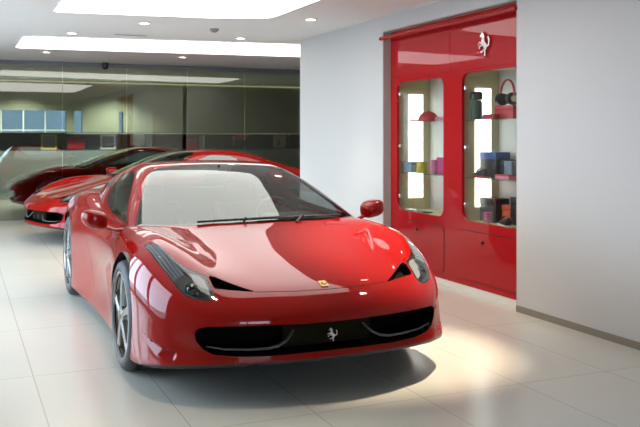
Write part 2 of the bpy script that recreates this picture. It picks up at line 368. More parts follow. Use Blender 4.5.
# ------------------------------------------------------------------ cutting the car's skin into its panels
def poly_sdf(P,A,B):
    """signed distance of points (A,B) to a closed outline, negative inside"""
    P=np.array(P,float); d=np.full(A.shape,9.); ins=np.zeros(A.shape,bool)
    for i in range(len(P)):
        a=P[i]; b=P[(i+1)%len(P)]; e=b-a; wx=A-a[0]; wy=B-a[1]
        t=np.clip((wx*e[0]+wy*e[1])/max(e@e,1e-12),0,1); d=np.minimum(d,np.hypot(wx-e[0]*t,wy-e[1]*t))
        c=(a[1]>B)!=(b[1]>B)
        with np.errstate(divide='ignore',invalid='ignore'): xx=a[0]+(B-a[1])*e[0]/(e[1] if abs(e[1])>1e-12 else 1e-12)
        ins^=c&(A<xx)
    return np.where(ins,-d,d)
class Skin:
    def __init__(s,V,Q):
        s.V=V; s.Q=Q; s.L=np.array(['body']*len(Q),dtype='U24'); s.P=[]; s.PL=[]
    def cut(s,d,label,src=('body',)):
        """faces of src where d<0 become label; faces on the line are divided along it"""
        d=np.where(np.abs(d)<1e-6,1e-6,d); D=d[s.Q]; m=np.isin(s.L,src); neg=D<0
        s.L[m&neg.all(1)]=label; mix=m&neg.any(1)&~neg.all(1)
        todo=[(list(q),l) for q,l in zip(s.Q[mix],s.L[mix])]; s.Q=s.Q[~mix]; s.L=s.L[~mix]
        P,PL=[],[]
        for f,l in zip(s.P,s.PL):
            if l in src and (d[f]<0).any(): todo.append((f,l))
            else: P.append(f); PL.append(l)
        new=[]; cache={}; n0=len(s.V)
        def cross(a,b):
            k=(a,b) if a<b else (b,a)
            if k not in cache:
                t=d[k[0]]/(d[k[0]]-d[k[1]]); cache[k]=n0+len(new); new.append(s.V[k[0]]*(1-t)+s.V[k[1]]*t)
            return cache[k]
        for f,l in todo:
            if (d[f]<0).all(): P.append(f); PL.append(label); continue
            A,B=[],[]
            for i,a in enumerate(f):
                b=f[(i+1)%len(f)]
                (A if d[a]<0 else B).append(a)
                if (d[a]<0)!=(d[b]<0): c=cross(a,b); A.append(c); B.append(c)
            for F,lb in ((A,label),(B,l)):
                if len(F)>2: P.append(F); PL.append(lb)
        s.P,s.PL=P,PL
        if new: s.V=np.concatenate([s.V,snap(np.array(new),1)])
    def region(s,axes,poly,sel):
        """outline field over two axes for the vertices in sel, far outside elsewhere"""
        d=np.full(len(s.V),1.0); a=np.array(poly); A=axes[0](s.V); B=axes[1](s.V)
        m=sel(s.V)&(A>a[:,0].min()-.06)&(A<a[:,0].max()+.06)&(B>a[:,1].min()-.06)&(B<a[:,1].max()+.06)
        d[m]=poly_sdf(poly,A[m],B[m]); return d
    def faces(s,labels):
        labels=(labels,) if isinstance(labels,str) else labels
        return [list(q) for q in s.Q[np.isin(s.L,labels)]]+[f for f,l in zip(s.P,s.PL) if l in labels]
    def mesh(s,labels,name,m,parent,offset=0,flip=False,faces=None,thick=0,wall_only=False):
        F=faces if faces is not None else s.faces(labels)
        u,inv=np.unique(np.concatenate([np.array(f) for f in F]),return_inverse=True)
        V=s.V[u]; N=fgrad(V); N/=np.linalg.norm(N,axis=1)[:,None]; k=0; G=[]
        for f in F: G.append(inv[k:k+len(f)].tolist()); k+=len(f)
        W=V+N*offset; NN=N.copy(); 
        if flip: G=[g[::-1] for g in G]; NN=-NN
        if thick:   # side walls running inwards from the open border, then a floor
            cnt={}
            for g in G:
                for i in range(len(g)): cnt[(g[i],g[(i+1)%len(g)])]=1
            bd=[e for e in cnt if (e[1],e[0]) not in cnt]
            W=np.concatenate([V+N*offset,V+N*(offset-thick) if not callable(thick) else thick(V,N)]); n=len(V); G=[[i+n for i in g] for g in G]
            G+=[[a,b,b+n,a+n] for a,b in bd]; NN=None
        me=bpy.data.meshes.new(name); me.from_pydata(W.tolist(),[],G); me.validate()
        me.polygons.foreach_set('use_smooth',[NN is not None]*len(me.polygons))
        if NN is not None and len(me.vertices)==len(NN): me.normals_split_custom_set_from_vertices([tuple(x) for x in NN])
        me.materials.append(m); o=bpy.data.objects.new(name,me); COL.objects.link(o); o.parent=parent; return o
def on_top(x,y,off=0,z0=1.3):
    lo,hi=.3,z0
    for z in np.arange(z0,.3,-.01):
        if field(np.array([x]),np.array([y]),np.array([z]))[0]<0: lo=z; hi=z+.01; break
    for _ in range(20):
        c=(lo+hi)/2
        if field(np.array([x]),np.array([y]),np.array([c]))[0]<0: lo=c
        else: hi=c
    return (x,y,lo+off)
# ------------------------------------------------------------------ the car
HL=smooth_poly([(.20,.845),(.35,.838),(.495,.822),(.665,.785),(.755,.757),(.806,.722),(.852,.675),(.874,.635),(.868,.618),(.845,.612),(.79,.617),(.722,.620),(.685,.655),(.604,.717),(.466,.762),(.29,.793)],4)
SLIT=[(.715,.600),(.735,.606),(.80,.603),(.822,.596),(.86,.50),(.899,.398),(.893,.398),(.835,.462),(.772,.525),(.735,.565)]
BON=[(.942,-.1),(.942,0),(.935,.2),(.899,.398),(.835,.462),(.772,.525),(.70,.60),(.655,.648),(.59,.695),(.46,.742),(.29,.772),(.12,.775),(-.05,.76),(-.20,.72)]
BONNET=BON[1:]+[(-.26,.60),(-.20,.42),(-.145,.2),(-.14,0)]
BONNET=BONNET+[(x,-y) for x,y in BONNET[-2:0:-1]]
WS=[(-.142,0),(-.155,.2),(-.192,.42),(-.268,.62),(-.325,.74),(-.36,.785),(-.41,.770),(-.482,.750),(-.651,.699),(-.836,.639),(-1.069,.566),(-1.15,.518),(-1.205,.40),(-1.25,.15),(-1.26,0)]
WS=WS+[(x,-y) for x,y in WS[-2:0:-1]]
SW=smooth_poly([(-.56,.847),(-.655,.877),(-.758,.925),(-.874,.972),(-1.0,1.026),(-1.138,1.079),(-1.30,1.129),(-1.41,1.150),(-1.62,1.143),(-1.80,1.108),(-1.81,1.045),(-1.69,.968),(-1.535,.917),(-1.2,.874),(-.86,.857)],3)
QW=[(-1.90,1.03),(-1.88,1.08),(-2.02,1.05),(-2.2,1.0),(-2.0,.995)]
RW=[(-2.02,0),(-2.03,.25),(-2.08,.42),(-2.3,.44),(-2.75,.36),(-2.95,.28),(-2.97,0)]; RW=RW+[(x,-y) for x,y in RW[-2:0:-1]]
GR=[(0,.432),(.2,.434),(.4,.437),(.56,.438),(.66,.434),(.705,.42),(.722,.395),(.715,.355),(.685,.312),(.64,.286),(.52,.275),(.37,.271),(.2,.274),(0,.275)]
GR=GR+[(-y,z) for y,z in GR[-2:0:-1]]
DOOR=smooth_poly([(-.50,.30),(-.49,.50),(-.50,.70),(-.56,.815),(-.9,.822),(-1.3,.835),(-1.58,.85),(-1.66,.80),(-1.64,.62),(-1.55,.42),(-1.42,.26),(-1.2,.215),(-.8,.21),(-.56,.22)],3)
def make_car():
    root=empty('sports_car')
    sk=Skin(*surface_nets(.0125))
    X=lambda V:V[:,0]; Y=lambda V:V[:,1]; Z=lambda V:V[:,2]
    top=lambda V:V[:,2]>.42
    for sgn in (-1,1):
        SY=lambda V,g=sgn:V[:,1]*g
        side=lambda V,g=sgn:V[:,1]*g>.45
        out=lambda V,g=sgn:(V[:,1]*g>.50)
        for cx,cz,r in ((0,.345,.372),(-2.65,.365,.392)):
            d=np.where(SY(sk.V)>.52,np.hypot(X(sk.V)-cx,Z(sk.V)-cz)-r,1.0); sk.cut(d,'arch')
        n='r' if sgn<0 else 'l'
        d=sk.region((X,SY),HL,top); sk.cut(d+.003,'lens_'+n); sk.cut(sk.region((X,SY),HL,top)-.003,'rubhl_'+n)
        sk.cut(sk.region((X,SY),SLIT,top),'slit_'+n)
        d=sk.region((X,Z),SW,side); sk.cut(d,'side_'+n); sk.cut(sk.region((X,Z),SW,side)-.005,'rubsw_'+n)
        sk.cut(sk.region((X,Z),QW,side),'quarter_'+n)
        d=sk.region((X,Z),DOOR,out); sk.cut(d+.002,'door_'+n); sk.cut(sk.region((X,Z),DOOR,out)-.002,'seam_'+n)
    sk.cut(sk.region((X,Y),WS,top),'windscreen'); sk.cut(sk.region((X,Y),WS,top)-.0045,'rubws')
    sk.cut(sk.region((X,Y),RW,top),'rear_window')
    sk.cut(sk.region((Y,Z),GR,lambda V:V[:,0]>.5),'grille')
    sk.cut(sk.region((X,Y),BONNET,lambda V:V[:,2]>.5)+.002,'bonnet'); sk.cut(np.maximum(sk.region((X,Y),BONNET,lambda V:V[:,2]>.5)-.0025,.70-sk.V[:,0]),'seam_b'); sk.cut(sk.region((X,Y),BONNET,lambda V:V[:,2]>.5)-.0025,'body2')
    zb=sk.V[:,2]-bottom(sk.V[:,0])-.02
    sk.cut(np.where(np.abs(sk.V[:,1])<.93,zb,1.),'under')
    body=sk.mesh(('body','body2'),'body_shell',M['paint'],root)
    bo=sk.mesh('bonnet','bonnet',M['paint'],root); sk.mesh('seam_b','shut_line',M['black'],bo,offset=-.004)
    sk.mesh('under','undertray',M['black'],root)
    ws=sk.mesh('windscreen','windscreen',M['wind'],root); tag(ws,'raked windscreen mirroring the ceiling light'); sk.mesh('rubws','windscreen_seal',M['gloss_black'],ws)
    sk.mesh('rear_window','rear_window',M['side'],root)
    for n in 'rl':
        g=-1 if n=='r' else 1
        dr=sk.mesh('door_'+n,'door',M['paint'],root); sk.mesh('seam_'+n,'shut_line',M['black'],dr,offset=-.004)
        sw=sk.mesh('side_'+n,'side_window',M['side'],root); sk.mesh('rubsw_'+n,'window_seal',M['gloss_black'],sw)
        sk.mesh('quarter_'+n,'quarter_panel',M['gloss_black'],root)
        sk.mesh('slit_'+n,'bonnet_vent',M['mesh'],root,thick=.05)
        hl=sk.mesh('lens_'+n,'headlight',M['lens'],root); tag(hl,'swept clear headlight'); sk.mesh('rubhl_'+n,'lens_seal',M['gloss_black'],hl)
        sk.mesh('lens_'+n,'headlight_bowl',M['bowl'],hl,offset=-.002,thick=.05)
        # light units under the lens
        def P(x,y,o): return Vector(on_top(x,y,o))
        b=MB()
        for k in range(24):
            t=k/23; x=.23+.42*t
            for j in range(4):
                y=(.836-.012*t-.0165*j)-(.045*t*t)
                c=P(x,y,-.012); b.box(-.0075,.0075,-.0065,.0065,-.005,.005,.0015,Matrix.Translation((c.x,c.y*g,c.z)),1)
        b.build('led_strip',M['led'],hl)
        b=MB(); c=P(.765,.70,-.012); mt=Matrix.Translation((c.x,c.y*g,c.z))@Matrix.Rotation(math.radians(62),4,'Y')
        b.lathe([(0,.016),(.018,.012),(.030,0),(.034,-.012),(.040,-.012),(.040,-.03)],24,mt); b.build('projector_lens',M['gloss_black'],hl)
        b=MB(); tri=[(.70,.648),(.735,.632),(.79,.628),(.845,.626),(.80,.668),(.74,.690),(.69,.690),(.66,.70)]
        t=bmesh.new(); vs=[t.verts.new((P(x,y,-.010).x,y*g,P(x,y,-.010).z)) for x,y in tri]; t.faces.new(vs if g>0 else vs[::-1])
        b.merge(t); b.build('inner_reflector',M['silver_paint'],hl,smooth=False)
    # cabin lining and interior
    F=[f for f in sk.faces(('body','body2','rubws','rubsw_l','rubsw_r')) if (lambda c:c[2]>.80 and -2.3<c[0]<-.1)(sk.V[f].mean(0))]
    sk.mesh(None,'headlining',M['lining'],root,offset=-.012,flip=True,faces=F)
    b=MB(); b.box(-2.1,-.1,-.70,.70,.20,.24); b.box(-2.12,-2.02,-.62,.62,.22,.98); 
    for g in (-1,1): b.box(-2.1,-.30,g*.70 if g>0 else -.84,.84 if g>0 else -.70,.2,.80,.02)
    b.build('cabin_tub',M['lining'],root)
    b=MB(); b.box(-.80,-.30,-.72,.72,.55,.79,.05,seg=3); b.box(-.78,-.55,.20,.58,.74,.86,.04,seg=3); b.build('dashboard',M['leather'],root)
    b=MB(); mt=Matrix.Translation((-.88,.38,.80))@Matrix.Rotation(math.radians(68),4,'Y')
    b.lathe([(.165+.016*math.cos(a),.016*math.sin(a)) for a in np.linspace(0,2*PI,9)[:-1]],32,mt,closed=True)
    b.lathe([(0,.02),(.045,.015),(.05,-.01),(0,-.015)],20,mt)
    for k in (0,2.2,-2.2): b.box(-.01,.01,0,.16,-.008,.008,mtx=mt@Matrix.Rotation(k+PI,4,'Z'))
    b.build('steering_wheel',M['leather'],root)
    for g in (-1,1):
        b=MB(); mt=Matrix.Translation((-1.35,g*.38,.30)); b.box(-.28,.27,-.24,.24,-.02,.14,.06,mt,3)
        mb=mt@Matrix.Translation((-.24,0,.10))@Matrix.Rotation(math.radians(-24),4,'Y')
        b.box(-.07,.07,-.23,.23,0,.52,.06,mb,3)
        for q in (-1,1): b.box(-.04,.12,q*.21-.04,q*.21+.04,.05,.42,.035,mb,3)
        b.box(-.05,.06,-.12,.12,.50,.68,.05,mb,3); b.build('seat',M['leather'],root)
    b=MB(); c=on_top(-1.12,0,-.075); b.box(-.012,.012,-.115,.115,-.032,.032,.011,Matrix.Translation(c)@Matrix.Rotation(.2,4,'Y')); b.tube([c,(c[0]-.03,0,c[2]+.09)],.008); b.build('rear_view_mirror',M['black'],root)
    # nose: grille with winglets and rearing horse
    gr=sk.mesh('grille','grille',M['mesh'],root,thick=lambda V,N:np.stack([V[:,0]*.8-.10,V[:,1],V[:,2]],1))
    b=MB(); b.box(.93,.955,-.26,.26,.29,.425,.006); b.build('grille_panel',mat('grille_centre',(.020,.017,.010),.5,spec=.09,noise=.2,nscale=60),gr)
    for g in (-1,1):
        b=MB(); pts=[(.90,.665,.325),(.935,.58,.309),(.97,.46,.303),(.99,.36,.303),(.995,.30,.313),(.985,.255,.335),(.975,.225,.362),(.965,.205,.385)]
        b.tube([(x,y*g,z) for x,y,z in pts],[.005,.007,.009,.010,.011,.010,.008,.006],10,flat=.7); b.build('winglet',M['winglet'],gr)
    fm=Matrix(((0,0,1,0),(1,0,0,0),(0,1,0,0),(0,0,0,1)))
    horse(.010,.078,Matrix.Translation((.958,.022,.338))@fm).build('horse_emblem',M['chrome'],gr)
    # bonnet badge
    c=Vector(on_top(.893,0,.001)); sl=(on_top(.913,0)[2]-on_top(.873,0)[2])/.04
    bm_=Matrix.Translation(c)@Matrix.Rotation(-math.atan(sl),4,'Y')@Matrix.Rotation(PI/2,4,'Z')   # x across, y up the bonnet
    bm_=Matrix.Translation(c)@Matrix.Rotation(-math.atan(sl),4,'Y')@Matrix(((0,-1,0,0),(1,0,0,0),(0,0,1,0),(0,0,0,1)))
    b=MB(); b.prism([(x,y) for x,y in rrect(-.021,.021,-.030,.030,.005,3)],.004,bm_); bd=b.build('bonnet_badge',M['yellow'],root); tag(bd,'small yellow badge with a black horse')
    horse(.0045,.042,bm_@Matrix.Translation((.0,-.004,.001))).build('badge_horse',M['gloss_black'],bd)
    # wipers
    for pts in ([(-.205,-.42),(-.175,-.2),(-.165,0),(-.185,.24)],[(-.17,-.06),(-.19,.20),(-.23,.44),(-.29,.64)]):
        P3=[on_top(x,y,.016) for x,y in pts]; b=MB(); b.tube(P3,.008,6)
        q=on_top(pts[0][0]+.05,pts[0][1]+.30 if pts[0][1]<-.3 else pts[0][1]+.3,.006); m_=[(a+c_)/2 for a,c_ in zip(P3[1],P3[2])]; b.tube([q,(m_[0]+.01,m_[1],m_[2]+.012)],.009,6)
        b.build('wiper',M['black'],root)
    # door mirrors
    for g in (-1,1):
        b=MB(); t=bmesh.new(); bmesh.ops.create_uvsphere(t,u_segments=28,v_segments=18,radius=1)
        for v in t.verts:
            x,y,z=v.co; f=1-.30*max(0,y)**1.5       # rounder and lower towards the tip, cut flat at the back
            sq=lambda q:math.copysign(abs(q)**.62,q); f=1-.34*max(0,y)**1.4; v.co=Vector((max(sq(x),-.5)*.095*f+.005,sq(y)*.086,sq(z)*.063*f+.016*y))
        bmesh.ops.recalc_face_normals(t,faces=t.faces)
        mt=Matrix.Translation((-.55,1.025*g,.880))@Matrix.Diagonal((1,g,1,1))@Matrix.Rotation(.12,4,'X'); b.merge(t,mt)
        if g<0: bmesh.ops.reverse_faces(b.bm,faces=b.bm.faces)
        wm=b.build('wing_mirror',M['paint'],root,ang=60)
        b=MB(); b.box(-.044,-.036,-.058,.050,-.040,.036,.003,mt); b.build('mirror_glass',M['chrome'],wm)
        b=MB(); b.tube([(-.52,.83*g,.80),(-.53,.89*g,.80),(-.55,.96*g,.825),(-.55,1.0*g,.85)],[.035,.026,.026,.03],12,flat=.5); b.build('mirror_arm',M['paint'],wm)
    # wheels
    for ax,R,w,yo in ((0,.337,.235,.955),(-2.65,.357,.295,.958)):
        for g in (-1,1):
            face=Matrix.Translation((ax,g*yo,R))@(Matrix.Rotation(-PI/2,4,'X') if g>0 else Matrix.Rotation(PI/2,4,'X'))
            ri=.262
            b=MB(); b.lathe([(ri+.004,-.012),(ri+.012,-.004),(ri+.030,.0),(R-.035,-.004),(R-.014,-.014),(R-.004,-.030),(R,-.05)]+[(R-(.006 if k%3==0 else 0),-.05-(w-.1)*k/24) for k in range(1,24)]+[(R,-w+.05),(R-.012,-w+.014),(R-.04,-w),(ri,-w+.006)],64,face); ty=None
            b2=MB(); b2.lathe([(ri-.012,-.014),(ri-.006,-.004),(ri+.006,-.006),(ri+.006,-.016),(ri-.012,-.022),(ri-.022,-.05),(ri-.03,-w+.06),(ri,-w+.01)],64,face)
            wh=b2.build('wheel',M['rim'],root); b.build('tyre',M['rubber'],wh)
            for k in range(5):
                a=2*PI*k/5+(.35 if g<0 else .2); b=MB(); t=bmesh.new()
                prof=[(.035,.030,.0,-.050),(.10,.024,-.004,-.045),(.17,.028,-.006,-.040),(.225,.036,-.010,-.038),(.256,.046,-.012,-.034)]
                ring=[]
                for r,hw,zt,zb_ in prof: ring.append([t.verts.new((r,-hw,zb_)),t.verts.new((r,-hw*.8,zt-.008)),t.verts.new((r,0,zt)),t.verts.new((r,hw*.8,zt-.008)),t.verts.new((r,hw,zb_))])
                for A,B in zip(ring,ring[1:]):
                    for i in range(5): t.faces.new((A[i],A[(i+1)%5],B[(i+1)%5],B[i]))
                t.faces.new(ring[0][::-1]); t.faces.new(ring[-1]); bmesh.ops.recalc_face_normals(t,faces=t.faces)
                b.merge(t,face@Matrix.Rotation(a,4,'Z')); b.build('spoke',M['rim'],wh,ang=25)
            b=MB(); b.lathe([(0,.006),(.026,.004),(.032,-.004),(.062,-.008),(.064,-.05)],28,face); b.build('hub_cap',M['rim'],wh)
            b=MB(); b.lathe([(.06,-.085),(.185,-.085),(.187,-.10),(.185,-.115),(.06,-.115)],40,face); b.lathe([(.0,-.13),(.235,-.13)],32,face); b.build('brake_disc',M['disc'],wh)
            b=MB(); b.lathe([(.13,-.075),(.205,-.075),(.21,-.125),(.13,-.125)],12,face@Matrix.Rotation(2.6 if g<0 else -.6,4,'Z'),True,sweep=1.0); b.build('brake_caliper',M['red_item'],wh)
    for ax,cz,r in ((0,.345,.378),(-2.65,.365,.398)):
        for g in (-1,1):
            b=MB(); mt=Matrix.Translation((ax,g*.935,cz))@(Matrix.Rotation(-PI/2,4,'X') if g>0 else Matrix.Rotation(PI/2,4,'X'))
            b.lathe([(r-.001,0),(r,-.42),(.2,-.43),(.1,-.43),(0,-.43)],48,mt); bmesh.ops.delete(b.bm,geom=[f for f in b.bm.faces if f.calc_center_median().z<.15],context='FACES'); o=b.build('wheel_arch',M['black'],root)
    return root
CAR=make_car()
tag(CAR,'nearest red sports car, facing the viewer on the beige tiles, yellow bonnet badge','car','red sports cars')
CAR2=copy_tree(CAR)
CAR.scale=(1,1.02,1); CAR.location=(0,.02,0)
tag(CAR2,'red sports car parked side-on in front of the glass wall, behind the nearest car','car','red sports cars')
A2=math.radians(-76.5); CAR2.location=(-6.80-1.06*math.cos(A2),-.95-1.06*math.sin(A2),0); CAR2.rotation_euler=(0,0,A2)
CAR3=copy_tree(CAR2); tag(CAR3,'third red sports car standing in for the mirror image of the rear car, behind the tinted glass wall, nose to the left','car','red sports cars')  # a solid copy stands in for the rear car's reflection in the glass
A3=math.radians(-97); CAR3.location=(-11.6-1.06*math.cos(A3),-.97-1.06*math.sin(A3),0); CAR3.rotation_euler=(0,0,A3)
# ------------------------------------------------------------------ the room
CH=2.72; WY=2.338; WX0=-5.14; BW=-9.75
def st(o): return tag(o,kind='structure')
b=MB(); b.box(-15.3,10.2,-3.6,7.2,-.1,0); st(b.build('floor',M['floor'],smooth=False))
b=MB(); b.box(-15.3,10.2,-3.6,7.2,CH,CH+.1); st(b.build('ceiling',M['ceil'],smooth=False))
NX0,NX1,NZ=-2.78,-.43,2.565
b=MB(); b.box(WX0,NX0,WY,3.06,0,CH); b.box(NX1,10,WY,3.06,0,CH); b.box(NX0,NX1,WY,3.06,NZ,CH); b.box(NX0,NX1,2.96,3.06,0,NZ); st(b.build('wall_right',M['wall'],smooth=False))
b=MB(); b.box(NX0,NX0+.012,WY+.002,WY+.11,0,NZ); b.box(NX1-.012,NX1,WY+.002,WY+.11,0,NZ); b.box(NX0,NX1,WY+.002,WY+.11,NZ-.012,NZ); st(b.build('trim_1',M['grey_reveal'],smooth=False))
b=MB(); b.box(NX1,10,WY-.012,WY,0,.05); b.box(WX0-.012,NX0,WY-.012,WY,0,.05); st(b.build('baseboard_right',M['base'],smooth=False))
b=MB(); b.box(WX0,10,3.06,3.16,0,CH); b.box(-15.3,WX0+.1,7,7.2,0,CH); b.box(WX0,WX0+.1,3.06,7.2,0,CH); st(b.build('wall_far',M['wall'],smooth=False))
# the tinted glass wall, and the further room behind it: a low grey wall with a long goods niche, olive above
GX_=BW; wx=-14.7; n0,n1=1.12,1.50
for k in range(-2,7):
    y0=-.211+1.1*k; b=MB(); b.box(GX_-.012,GX_,y0+.003,y0+1.097,.01,CH-.06); o=st(b.build('wall_glass' if k==-2 else 'wall_glass.%03d'%(k+2),M['wallglass'],smooth=False))
b=MB(); b.box(GX_-.04,GX_+.02,-3.45,7,CH-.075,CH-.001); st(b.build('trim_2',M['alu'],smooth=False))
HO=[(-3.3,-2.6),(-2.5,-1.1),(-1.0,.42),(.60,.78),(1.62,1.72)]
b=MB(); b.box(wx-.15,wx,-3.45,7,0,n0-.02); b.box(wx-.15,wx,-3.45,7,2.02,CH); b.box(wx-.15,wx,1.72,7,n1,2.02)
prev=-3.45
for a,c in HO: b.box(wx-.15,wx,prev,a,n1,2.02); prev=c
WB=st(b.build('wall_back',M['olive'],smooth=False))
b=MB(); b.box(wx+.001,wx+.012,-3.45,7,0,n0-.02); b.build('wall_panel',M['greywall'],WB,smooth=False)
b=MB(); b.box(wx-.52,wx-.50,-3.45,7,n0-.02,n1+.02); b.box(wx-.51,wx,-3.45,7,n1,n1+.02); b.box(wx-.51,wx,-3.45,7,n0-.02,n0); b.build('niche_lining',M['niche'],WB,smooth=False)
b=MB(); b.box(wx-.03,wx-.005,.45,7,n1-.012,n1-.001); b.box(wx+.001,wx+.03,-3.4,6.9,CH-.05,CH-.02); b.build('led_strip',M['strip'],WB,smooth=False)
for k,(a,c) in enumerate(HO):
    b=MB(); b.box(wx-.08,wx-.07,a,c,n1+.001,2.019); wo=st(b.build('window_%d'%(40+k),M['window_dark'],smooth=False))
    if c-a>.5:
        b=MB()
        for q in np.arange(a+.02,c,.47): b.box(wx-.065,wx-.02,q-.015,q+.015,n1+.001,2.019)
        b.box(wx-.064,wx-.021,a,c,n1+.06,n1+.085); b.build('window_bars',M['white'],wo,smooth=False)
# glazing to the street: left and behind the camera
def glazing(n,x0,x1,y0,y1,z0,z1,ax):
    b=MB(); t=.06
    def bar(a0,a1,q0,q1): b.box(a0,a1,y0-.04,y0+.04,q0,q1) if ax=='x' else b.box(x0-.04,x0+.04,a0,a1,q0,q1)
    a0,a1=(x0,x1) if ax=='x' else (y0,y1)
    bar(a0,a0+t,z0,z1); bar(a1-t,a1,z0,z1); bar(a0,a1,z0,z0+t); bar(a0,a1,z1-t,z1)
    fr=st(b.build('window_%d'%n,M['alu'],smooth=False)); b=MB()
    if ax=='x': b.box(a0+t,a1-t,y0-.004,y0+.004,z0+t,z1-t)
    else: b.box(x0-.004,x0+.004,a0+t,a1-t,z0+t,z1-t)
    b.build('window_pane',M['window'],fr,smooth=False)
W0,W1=.10,2.55; LX=[-7.3+1.9*k for k in range(5)]
b=MB(); b.box(-15.3,10.2,-3.6,-3.4,W1,CH); b.box(-15.3,10.2,-3.6,-3.4,0,W0); b.box(-15.3,LX[0],-3.6,-3.4,W0,W1); b.box(LX[-1],10.2,-3.6,-3.4,W0,W1)
for x in LX[1:-1]: b.box(x-.05,x+.05,-3.6,-3.4,W0,W1)
st(b.build('wall_left',M['wall'],smooth=False))
for k,(a,c) in enumerate(zip(LX,LX[1:])): glazing(k+1,a+(.05 if k else 0),c-(.05 if k<3 else 0),-3.5,-3.5,W0,W1,'x')
FYs=[-3.3+1.4*k for k in range(3)]
b=MB(); b.box(10,10.2,-3.5,3.1,2.42,CH); b.box(10,10.2,-3.5,3.1,0,.8); b.box(10,10.2,-3.5,FYs[0],.8,2.42); b.box(10,10.2,FYs[-1],3.1,.8,2.42)
for y in FYs[1:-1]: b.box(10,10.2,y-.05,y+.05,.8,2.42)
st(b.build('wall_front',M['wall'],smooth=False))
for k,(a,c) in enumerate(zip(FYs,FYs[1:])): glazing(20+k,10.1,10.1,a+.05,c-.05,.8,2.42,'y')
# ------------------------------------------------------------------ ceiling fittings
def round_corners(P,r,n=6):
    out=[]; P=[Vector(p) for p in P]
    for i,p in enumerate(P):
        a=(P[i-1]-p).normalized(); c=(P[(i+1)%len(P)]-p).normalized()
        for k in range(n+1):
            t=k/n; out.append(tuple(((p+a*r)*(1-t)**2+p*2*t*(1-t)+(p+c*r)*t*t)))
    return out
def luminous(P,r,label):
    root=empty('ceiling_light_panel',(sum(p[0] for p in P)/4,sum(p[1] for p in P)/4,CH),label=label,cat='ceiling light',group='luminous ceiling panels')
    off=Matrix.Translation(-root.location)
    O=round_corners(P,r); c=Vector((sum(p[0] for p in P)/len(P),sum(p[1] for p in P)/len(P)))
    b=MB(); b.prism(O,-.010,off@Matrix.Translation((0,0,CH-.002))); b.build('diffuser',M['panel'],root,smooth=False)
    big=[tuple(c+(Vector(p)-c)*1.006) for p in O]
    b=MB(); b.prism(big,-.011,off@Matrix.Translation((0,0,CH-.0005)),holes=[[tuple(c+(Vector(p)-c)*1.0005) for p in O]]); b.build('panel_rim',M['white'],root,smooth=False)
luminous([(-3.74,-.97),(-3.50,.72),(-3.26,1.24),(.45,1.24),(.55,-.97)],.12,'luminous ceiling panel above the nearest red car, cut by the top of the photo')
luminous([(-7.60,-1.11),(-7.12,3.9),(-5.30,3.9),(-6.02,-1.10)],.18,'long luminous ceiling panel over the far car, running behind the white wall')
DL=[(-4.25,.07,'downlight between the two luminous panels, left of the smoke detector'),(-5.52,-.57,'oval downlight at the far left near the front edge of the long luminous panel'),(-5.20,1.52,'downlight by the long luminous panel, right of the smoke detector'),(-3.22,1.68,'downlight nearest the top of the white wall, right of the near luminous panel'),
 (-8.10,-.63,'downlight beyond the long luminous panel, leftmost of the two by the glass wall'),(-8.05,1.47,'downlight beyond the long luminous panel, rightmost of the two by the glass wall')]
DL+=[(-13.9,-.55,'downlight added to brighten the room behind the glass, above the third car'),(-13.9,1.5,'downlight added to brighten the room behind the glass, right of the third car'),(-.9,1.75,'downlight above the gap between the near car and the red cabinet'),(.75,1.45,'downlight above the floor right of the near car bonnet'),(.9,-.9,'downlight above the near car front left corner'),(-1.2,-1.75,'downlight above the floor left of the near car door'),(-3.9,-1.6,'downlight above the floor left of the near car tail')]  # first two are added to brighten the room behind the glass
proto=None
for x,y,lb in DL:
    if proto is None:
        proto=empty('downlight',(0,0,CH)); b=MB(); b.lathe([(.058,-.001),(.082,-.001),(.084,-.006),(.060,-.012),(.056,-.004)],28,closed=True); b.build('ring',M['white'],proto)
        b=MB(); b.lathe([(0,-.004),(.057,-.004)],24); b.build('lamp',M['lamp'],proto,smooth=False); o=proto
    else: o=copy_tree(proto)
    o.location=(x,y,CH); tag(o,lb,'ceiling light','round ceiling downlights')
    L=bpy.data.lights.new('downlight_spot','SPOT'); L.energy=45 if x>-9 else 230; L.color=(1,.86,.66) if x>-9 else (.92,1,.97); L.spot_size=math.radians(62 if x>-9 else 130); L.spot_blend=.7; L.shadow_soft_size=.05
    lo=bpy.data.objects.new('downlight_spot',L); COL.objects.link(lo); lo.location=(x,y,CH-.03)
    if (x,y)==(.75,1.45):      # the swivelling one, turned on the bonnet
        L.energy=340; L.spot_size=math.radians(46); lo.rotation_euler=(Vector((.40,.85,.75))-lo.location).to_track_quat('-Z','Y').to_euler()
sd=empty('smoke_detector',(-4.45,.95,CH),label='small grey round smoke detector on the ceiling between the luminous panels',cat='smoke detector')
b=MB(); b.lathe([(0,-.001),(.055,-.001),(.055,-.018),(.045,-.02)],24); b.build('base',M['grey_trim'],sd)
b=MB(); b.lathe([(.044,-.018),(.040,-.034),(.02,-.044),(0,-.045)],24); b.build('sensor_cap',M['grey_trim'],sd)
cv=empty('ceiling_vent',(-5.45,.15,CH),label='thin grey slot vent in the ceiling left of the smoke detector',cat='vent')
b=MB(); b.prism(rrect(-.05,.05,-.22,.22,.01,2),-.006,Matrix.Translation((0,0,-.0005)),holes=[rrect(-.035,.035,-.205,.205,.006,2)]); b.build('vent_frame',M['white'],cv,smooth=False)
b=MB()
for k in range(5): b.box(-.034+.014*k,-.028+.014*k,-.2,.2,-.005,-.001)
b.build('louvre',M['grey_trim'],cv,smooth=False)
dm=empty('security_camera',(BW+.10,.50,CH-.075),label='small black dome camera at the top of the dark glass wall',cat='camera')
b=MB(); b.lathe([(0,.074),(.055,.074),(.055,.01),(.05,0)],20); b.build('housing',M['black'],dm)
b=MB(); b.sphere((0,0,0),.048,scale=(1,1,.9)); b.build('dome',M['gloss_black'],dm)
